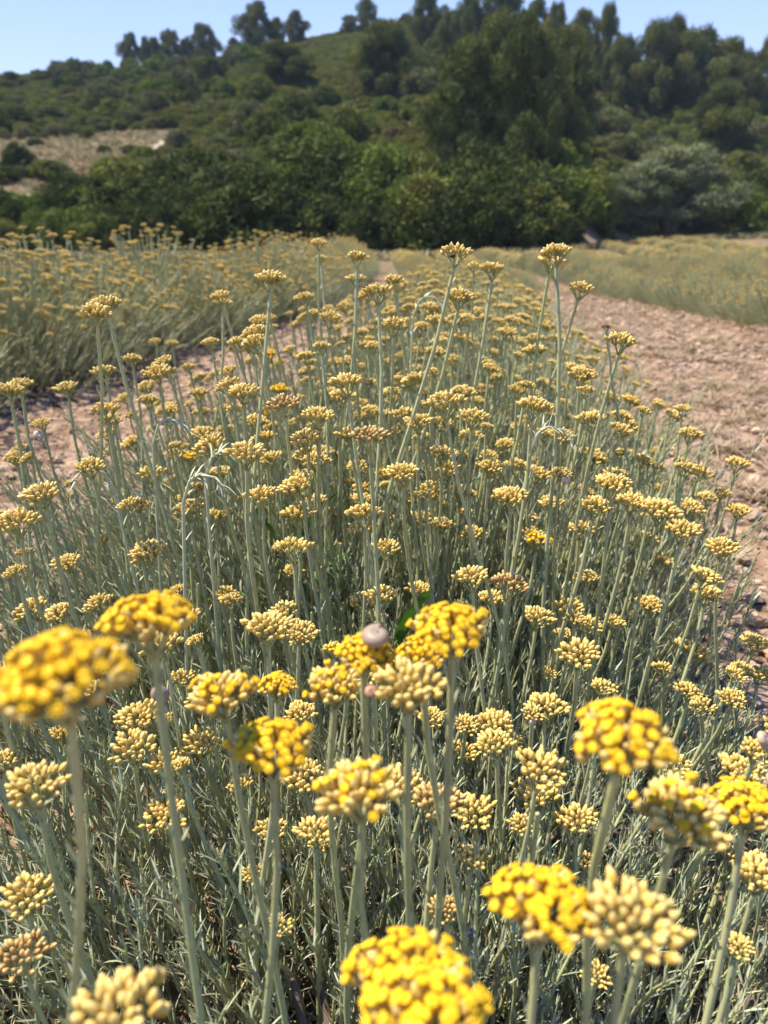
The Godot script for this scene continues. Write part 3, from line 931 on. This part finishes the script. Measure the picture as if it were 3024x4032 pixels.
func make_soil_cover() -> void:
	rng.seed = 21
	var lists := [[], [], [], [], []]
	var colors := [[], [], [], [], []]
	for k in 60000:
		var d := 0.9 + 13.0 * pow(rng.randf(), 1.9)
		var x := rf(-2.6, 0.2) if rng.randf() < 0.38 else rf(0.3, 4.6)
		var off := absf(x - row_x("near", d))
		if off < 0.4: continue
		var s := 0.005 + 0.042 * pow(rng.randf(), 4.5)
		if d > 5.0: s *= 1.3
		var v := rng.randi() % 5
		lists[v].append(Transform3D(Basis.from_euler(Vector3(rf(-0.5, 0.5), rf(0, TAU), rf(-0.5, 0.5))).scaled(Vector3.ONE * s), Vector3(x, soil(x, d) + s * 0.12, -d)))
		var t := rf(0.62, 1.2)
		colors[v].append(Color(t * rf(0.95, 1.06), t, t * rf(0.92, 1.05)))
	var clods := thing("soil_clods", Vector3.ZERO)
	tag(clods, "pinkish tan clods and pebbles strewn over the bare soil", "soil", "", "stuff")
	for v in 5: many("clods", rock(500 + v), lists[v], clods, colors[v])
	# dry straw and dead weeds lying on the strip
	var mb := MB.new()
	for k in 26:
		var a := rf(0, TAU)
		leaf(mb, Vector3(rf(-0.03, 0.03), 0, rf(-0.03, 0.03)), Vector3(cos(a), rf(0.15, 1.3), sin(a)).normalized(), rf(0.05, 0.13), 0.0035, Vector3(cos(a), -1.0, sin(a)) * 0.7, vary(Color(0.36, 0.26, 0.15), 0.25), 3)
	var straw := mb.mesh(M.leaf)
	var list := []
	for k in 2600:
		var d := 2.2 + 12.0 * pow(rng.randf(), 1.2)
		var x := row_x("near", d) + 0.75 + absf(rng.randfn(0.9, 0.7))
		if rng.randf() < 0.2: x = row_x("near", d) - rf(0.7, 1.2)
		if x > row_x("right", maxf(d, 3.0)) - 0.3: continue
		if wob.get_noise_2d(x * 1.6, d * 1.2) < -0.08: continue
		list.append(Transform3D(Basis(Vector3.UP, rf(0, TAU)).scaled(Vector3(1, rf(0.3, 0.9), 1) * rf(0.6, 1.5)), Vector3(x, soil(x, d), -d)))
	tag(many("dry_weeds", straw, list, self), "brown dead weeds matted over the bare strip", "weeds", "", "stuff")
	# grass along the far edge and over the hill meadow
	mb = MB.new()
	for k in 30:
		var a := rf(0, TAU)
		leaf(mb, Vector3(rf(-0.2, 0.2), 0, rf(-0.2, 0.2)), Vector3(cos(a) * 0.5, 1.0, sin(a) * 0.5).normalized(), rf(0.2, 0.45), 0.03, Vector3(cos(a), -0.4, sin(a)) * 0.5, vary(Color(0.32, 0.255, 0.14), 0.25), 2)
	var tuft := mb.mesh(M.leaf)
	list = []
	var tints := []
	for k in 5200:
		var d := 0.0
		var x := 0.0
		if k < 2600:
			x = rf(-44, -17)
			d = rf(49, 79)
			if not in_meadow(x, d): continue
			if Vector2(x + 19.4, 0).length() < 1.0 and d < 70: continue
		else:
			var a := rf(-0.7, 0.62)
			d = field_edge(a) + rf(-4.0, 2.0)
			x = a * d
			if Vector2((x - 11.3) / 2.0, (d - 44.0) / 4.0).length() < 1.0: continue
		list.append(Transform3D(Basis(Vector3.UP, rf(0, TAU)).scaled(Vector3.ONE * rf(0.5, 1.3)), Vector3(x, land(x, d) - 0.02, -d)))
		var t := rf(0.7, 1.15)
		tints.append(Color(t, t, t * 0.95) if rng.randf() > 0.3 else Color(t * 0.5, t * 0.68, t * 0.45))
	tag(many("dry_grass", tuft, list, self, tints), "tan dry grass along the field edge and on the hill meadow", "grass", "", "stuff")

func make_field() -> void:
	layouts = []
	for k in 4: layouts.append(ready_layout(bush_layout(700 + k, 0.64, 0.68, 190, 620)))
	for k in 3: layouts.append(ready_layout(bush_layout(720 + k, 0.64, 0.76, 290, 760, 1.12)))
	rng.seed = 31
	# the row on the left
	var d := 2.9
	var k := 0
	var names := ["first bush of the row across the bare strip, partly cut by the frame edge", "second bush of the row across the bare strip, many golden heads", "third bush of the row across the bare strip, rounded front over dark soil", "fourth bush of the row across the bare strip, beside the gap"]
	while d < 22.0:
		var near := d < 6.6
		var label: String = names[k] if k < names.size() else "yellow flowering bush farther along the row across the bare strip"
		bush("left", d, 4 + k % 3, Vector3(1.15, rf(0.95, 1.1), 1.15) * [1.14, 0.88, 1.08, 1.16, 0.86, 1.1, 0.8, 1.05][k % 8], near, label, "bushes of the row across the bare strip" if k < names.size() else "farther bushes of the row across the bare strip")
		d += rf(0.62, 0.82)
		k += 1
	d = 4.0
	while d < 22.0:
		bush("near", d, k % 4, Vector3(1.05, rf(0.8, 1.0), 1.05) * (1.0 if d < 9.0 else 0.75), d < 5.5, "blurred flowering bush continuing the near row towards the hill", "farther bushes of the near row")
		d += rf(0.52, 0.66)
		k += 1
	for r in [["right", 4.6, "blurred golden bush in the row beyond the bare strip", 0.80], ["middle", 12.2, "small flowering bush in the row that starts past the bare strip", 0.62], ["second", 8.5, "golden bush in the second row beyond the bare strip", 0.74], ["third", 11.0, "golden bush in the third row beyond the bare strip", 0.8], ["fourth", 15.5, "golden bush in the fourth row beyond the bare strip", 0.85]]:
		d = r[1]
		while d < 20.0:
			var f: float = r[3]
			bush(r[0], d, k % 4, Vector3(f, f * rf(0.8, 1.15), f) * rf(0.85, 1.15), false, r[2], "bushes of the %s row" % r[0])
			d += rf(0.7, 0.95)
			k += 1
	# what is too far to tell apart
	var list := []
	var tints := []
	for row in ROWS:
		if row == "outer": continue
		d = maxf(20.2, ROWS[row][0][0])
		var last: float = ROWS[row][-1][0]
		while d < last:
			var x := row_x(row, d) + rf(-0.15, 0.15)
			if d > field_edge(x / d) - 1.5: break
			var s := rf(0.6, 0.9)
			list.append(Transform3D(Basis(Vector3.UP, rf(0, TAU)).scaled(Vector3(s, s * rf(0.7, 1.0), s)), Vector3(x, land(x, d), -d)))
			var t := rf(0.85, 1.1)
			tints.append(Color(t, t, t))
			d += rf(0.5, 0.7)
	tag(many("distant_flower_rows", far_bush_mesh(), list, self, tints), "far ends of the flower rows running up to the hedge", "flowers", "", "stuff")
	# leafy bushes without flowers dotted over the tan field behind
	for j in 26:
		d = rf(13.0, 31.0)
		var x := rf(-0.62, -0.10) * d
		var made: Dictionary = layouts[j % 4]
		var o := thing("leafy_weed_clump", Vector3(x, land(x, d) - 0.02, -d), rf(0, TAU))
		o.scale = Vector3.ONE * rf(0.5, 0.85)
		for s in 3:
			var mm := MultiMesh.new()
			var src: MultiMesh = made.foliage[s]
			mm.transform_format = MultiMesh.TRANSFORM_3D
			mm.mesh = shoots[8]
			mm.instance_count = src.instance_count
			for q in src.instance_count: mm.set_instance_transform(q, src.get_instance_transform(q))
			put_many("leafy_shoots", mm, o)
		tag(o, "blue-green leafy clump on the tan ground before the hedge", "weed", "green clumps before the hedge")

func make_hill() -> void:
	var greens := [
		[[Color(0.085, 0.098, 0.030), Color(0.068, 0.082, 0.026)], "dark"],
		[[Color(0.150, 0.155, 0.040), Color(0.120, 0.130, 0.036)], "olive"],
		[[Color(0.145, 0.142, 0.066), Color(0.125, 0.125, 0.058)], "grey"],
		[[Color(0.140, 0.172, 0.036), Color(0.115, 0.146, 0.032)], "fresh"]]
	var shrubs := []
	for k in 8: shrubs.append(make_shrub(greens[k % 4][0], 900 + k * 17))
	var trees := {}
	for kind in ["p", "b", "o"]:
		trees[kind] = []
		for k in (5 if kind == "p" else 2): trees[kind].append(make_tree(kind, 1000 + k * 31 + kind.unicode_at(0)))
	rng.seed = 41
	var blocked := []
	for t in TREES:
		var set: Array = trees[t[4]]
		var pick: Array = set[rng.randi() % set.size()]
		var o := thing("olive_tree" if t[4] == "o" else "pine_tree", Vector3(t[0], land(t[0], t[1]) - 0.15, -t[1]), rf(0, TAU))
		o.scale = Vector3(t[3] * 1.08, t[2] * 1.04 + 0.15, t[3] * 1.08)
		part("trunk", pick[0], o)
		part("crown", pick[1], o)
		tag(o, t[5], "tree", "olive trees at the field corner" if t[4] == "o" else "pines on the hill")
		blocked.append(Vector3(t[0], t[1], t[3] * 0.35))
	var place := func(x: float, d: float, h: float, w: float, which: int, label: String, group: String) -> void:
		var o := thing("shrub", Vector3(x, land(x, d) - 0.08 * h, -d), rf(0, TAU))
		o.scale = Vector3(w, h, w)
		part("branches", shrubs[which][0], o)
		part("foliage", shrubs[which][1], o)
		tag(o, label, "shrub", group)
	# the hedge along the far side of the field
	for layer in 3:
		var a := -0.70
		while a < 0.255:
			var d := field_edge(a) + 1.2 + layer * 2.2 + rf(-0.5, 0.5)
			var h: float = lerpf(1.6, 3.1, step01(-0.46, -0.15, a)) * rf(0.62, 1.2) + layer * 0.4
			if a > 0.2: h *= 0.8
			var which: int = [0, 4, 1, 0, 5, 3][rng.randi() % 6]
			var zone := "below the hill meadow" if a < -0.3 else "behind the strip of bare soil" if a < -0.02 else "where the flower rows end" if a < 0.14 else "next to the hedge gap"
			place.call(a * d, d, h, h * rf(0.8, 1.25), which, "%s hedge shrub %s %s" % [["dark", "olive", "grey", "fresh green", "dark", "olive"][which], ["in the front rank", "in the middle rank", "in the rear rank"][layer], zone], "hedge shrubs")
			a += rf(0.036, 0.05)
	# shrubs that stand out
	place.call(24.2, 52.9, 2.9, 2.7, 7, "bright green rounded shrub beside the field's far corner", "")
	place.call(-26.2, 58.2, 2.1, 1.9, 0, "dark round shrub alone on the tan hill meadow", "")
	place.call(-23.0, 55.8, 1.3, 2.4, 1, "low wide shrub beside the pale track on the meadow", "")
	place.call(-25.3, 54.4, 1.1, 1.9, 4, "low shrub next to the wide one on the meadow", "")
	place.call(-3.5, 66.1, 2.6, 1.9, 0, "dark upright shrub standing out on the middle of the slope", "")
	place.call(-9.3, 34.9, 1.1, 1.0, 7, "small bright green bush at the foot of the hedge", "")
	place.call(-6.0, 34.6, 0.9, 1.0, 3, "tiny light green bush before the hedge's dark base", "")
	place.call(1.2, 35.0, 1.5, 1.1, 7, "fresh green sapling bush before the hedge near the rows' end", "")
	place.call(13.2, 46.9, 0.8, 0.9, 3, "small green bush on the pale dirt at the hedge gap", "")
	place.call(28.0, 55.0, 2.6, 2.6, 3, "green shrub behind the bright rounded shrub at the far corner", "")
	place.call(16.0, 50.5, 1.0, 1.7, 6, "low greyish shrub under the olive tree", "")
	place.call(21.3, 52.2, 1.1, 1.6, 5, "low shrub between the olive tree and the bright shrub", "")
	place.call(12.6, 49.6, 1.7, 1.5, 4, "dark shrub leaning by the hedge gap", "")
	for j in 12:
		var x := rf(-33.0, -20.0)
		var d := rf(51.0, 76.0)
		if not in_meadow(x, d): continue
		place.call(x, d, rf(0.5, 1.1), rf(0.7, 1.3), [1, 2, 5][rng.randi() % 3], "low green bush dotted over the tan hill meadow", "low bushes on the meadow")
	# scattered over the hillside, each where there is room
	var done := 0
	var tries := 0
	while done < 250 and tries < 9000:
		tries += 1
		var a := rf(-0.56, 0.56)
		var e := field_edge(a)
		var far := table(RIDGE_DIR, RIDGE_FAR, a)
		var d := lerpf(e + 7.0, far - 1.0, pow(rng.randf(), 1.15))
		var x := a * d
		if in_meadow(x, d, 1.2) or (a < -0.25 and d < 55.0): continue
		var h := rf(1.5, 3.3)
		var open: bool = d > 100.0 and a > -0.12 and a < 0.02
		if open: h = rf(0.6, 1.1)
		var free := true
		for b in blocked:
			if Vector2(b.x, b.y).distance_to(Vector2(x, d)) < b.z + h * 0.4:
				free = false
				break
		if not free: continue
		blocked.append(Vector3(x, d, h * 0.38))
		var which := rng.randi() % 8
		var look: String = ["dark green", "olive green", "grey-green", "fresh green"][which % 4]
		var zone := "low on the slope above the hedge" if d < 62.0 else "halfway up the scrub slope" if d < 105.0 else "high on the slope near the skyline"
		place.call(x, d, h, h * rf(0.9, 1.4), which, "%s rounded bush %s" % [look, zone], "%s bushes %s" % [look, zone])
		done += 1
	# low scrub that covers the slope between them
	var lists := [[], [], [], []]
	var tints := [[], [], [], []]
	for k in 10000:
		var a := rf(-0.66, 0.64)
		var e := field_edge(a)
		var far := table(RIDGE_DIR, RIDGE_FAR, a)
		var d := lerpf(e + 5.0, far + 3.0, pow(rng.randf(), 0.9))
		var x := a * d
		if in_meadow(x, d, 0.3): continue
		if Vector2((x - 11.3) / 2.2, (d - 45.0) / 4.0).length() < 1.0: continue
		var h := rf(0.45, 1.3) * (0.8 + 0.6 * clampf(lump.get_noise_2d(x, d) + 0.4, 0.0, 1.0))
		if d > 100.0 and a > -0.12 and a < 0.02: h *= 0.55
		if a < -0.27 and d < 53.0: h *= 0.45
		var v := rng.randi() % 4
		lists[v].append(Transform3D(Basis(Vector3.UP, rf(0, TAU)).scaled(Vector3(h * rf(1.1, 1.7), h, h * rf(1.1, 1.7))), Vector3(x, land(x, d) - h * 0.15, -d)))
		var t := rf(0.8, 1.3)
		tints[v].append(Color(t * rf(0.95, 1.2), t, t * rf(0.9, 1.1)))
	for k in 3200:   # the hilltop is covered by a closed low heath
		var a := rf(-0.17, 0.05)
		var far := table(RIDGE_DIR, RIDGE_FAR, a)
		var d := rf(88.0, far + 4.0)
		var x := a * d
		var h := rf(0.45, 0.9)
		var v := rng.randi() % 4
		lists[v].append(Transform3D(Basis(Vector3.UP, rf(0, TAU)).scaled(Vector3(h * 1.7, h, h * 1.7)), Vector3(x, land(x, d) - h * 0.2, -d)))
		var t := rf(0.9, 1.4)
		tints[v].append(Color(t * rf(0.95, 1.2), t, t * rf(0.9, 1.1)))
	var scrub := thing("hill_scrub", Vector3.ZERO)
	tag(scrub, "low mixed scrub covering the hillside", "scrub", "", "stuff")
	for v in 4: many("scrub_foliage", shrubs[[1, 2, 5, 3][v]][1], lists[v], scrub, tints[v])

func _ready() -> void:
	# ---- camera
	var cam := Camera3D.new()
	cam.name = "camera"
	add_child(cam)
	var lens := CameraAttributesPhysical.new()
	lens.frustum_focal_length = 17.33
	lens.frustum_focus_distance = 0.80
	lens.frustum_near = 0.03
	lens.frustum_far = 900.0
	lens.exposure_aperture = 4.3
	cam.attributes = lens
	cam.position = Vector3(0, 0.78, 0)
	cam.rotation_degrees = Vector3(-20.0, 0, 0)
	cam.fov = 69.4
	cam.near = 0.03
	cam.far = 900.0
	cam.current = true
	# ---- sky, sun, exposure
	var env := Environment.new()
	env.background_mode = Environment.BG_SKY
	var sky := ProceduralSkyMaterial.new()
	sky.sky_top_color = Color(0.21, 0.46, 0.83)
	sky.sky_horizon_color = Color(0.83, 0.90, 0.975)
	sky.sky_curve = 0.22
	sky.ground_bottom_color = Color(0.30, 0.27, 0.22)
	sky.ground_horizon_color = Color(0.62, 0.62, 0.58)
	sky.sun_angle_max = 12.0
	env.sky = Sky.new()
	env.sky.sky_material = sky
	env.background_energy_multiplier = 0.78
	env.tonemap_mode = Environment.TONE_MAPPER_LINEAR
	env.tonemap_exposure = 2.1
	env.fog_enabled = true
	env.fog_density = 0.00025
	env.fog_light_color = Color(0.80, 0.88, 1.0)
	env.sdfgi_enabled = true
	env.ssao_enabled = true
	env.ssil_enabled = true
	var we := WorldEnvironment.new()
	we.name = "world"
	we.environment = env
	add_child(we)
	var sun := DirectionalLight3D.new()
	sun.name = "sun"
	sun.light_energy = 1.6
	sun.light_color = Color(1.0, 0.965, 0.90)
	sun.light_angular_distance = 0.53
	sun.shadow_enabled = true
	add_child(sun)
	sun.look_at_from_position(Vector3.ZERO, -Vector3(-0.44, 0.88, -0.14), Vector3.UP)
	# ---- noises and materials
	wob.seed = 3
	wob.frequency = 0.9
	lump.seed = 9
	lump.frequency = 0.05
	M.flower = mat(0.5, 0.4, Color(0.42, 0.38, 0.22))
	M.leaf = mat(0.5, 0.42, Color(0.5, 0.52, 0.34))
	M.foliage = mat(0.8, 0.15, Color(0.52, 0.56, 0.28))
	M.bark = mat(0.95, 0.2)
	M.shell = mat(0.5, 0.45)
	M.stone = mat(0.95, 0.2)
	M.path = mat(0.95, 0.2)
	M.ground = mat(0.97, 0.2)
	M.ground.heightmap_enabled = true
	M.ground.heightmap_scale = 3.5
	M.ground.heightmap_texture = noise_tex(0.035, [[0.0, Color(0, 0, 0)], [1.0, Color(1, 1, 1)]], 1024, 6, 5)
	M.ground.albedo_texture = noise_tex(0.012, [[0.0, Color(0.55, 0.52, 0.49)], [0.40, Color(0.78, 0.75, 0.72)], [0.55, Color(0.92, 0.90, 0.88)], [0.75, Color(1, 1, 1)], [1.0, Color(0.88, 0.82, 0.77)]], 1024, 5, 6)
	M.ground.uv1_triplanar = true
	M.ground.uv1_world_triplanar = true
	M.ground.uv1_scale = Vector3.ONE * 0.55
	# ---- the land, then the hill, the field and the plants in front
	make_ground()
	make_hill()
	heads = {"b": [], "m": [], "o": [], "d": []}
	for k in 8: heads.b.append(make_head("b", [52, 46, 58, 38, 54, 30, 48, 62][k], 100 + k))
	for k in 3: heads.m.append(make_head("m", 58 + k * 5, 120 + k))
	for k in 4: heads.o.append(make_head("o", 74 + k * 5, 140 + k))
	for k in 2: heads.d.append(make_head("d", 38, 160 + k))
	for l in [0.14, 0.22, 0.31, 0.40, 0.50, 0.62]:
		for k in 3: stems.append(make_stem(l, 200 + stems.size()))
	for k in 8: shoots.append(make_shoot([0.08, 0.11, 0.14, 0.17, 0.1, 0.13, 0.2, 0.24][k], [30, 34, 38, 42, 34, 36, 46, 50][k], 240 + k, SILVER))
	shoots.append(make_shoot(0.16, 40, 260, Color(0.12, 0.19, 0.10)))
	shoots.append(make_shoot(0.10, 30, 270, Color(0.15, 0.105, 0.07)))
	make_soil_cover()
	make_field()
	near_rows()
	creatures()
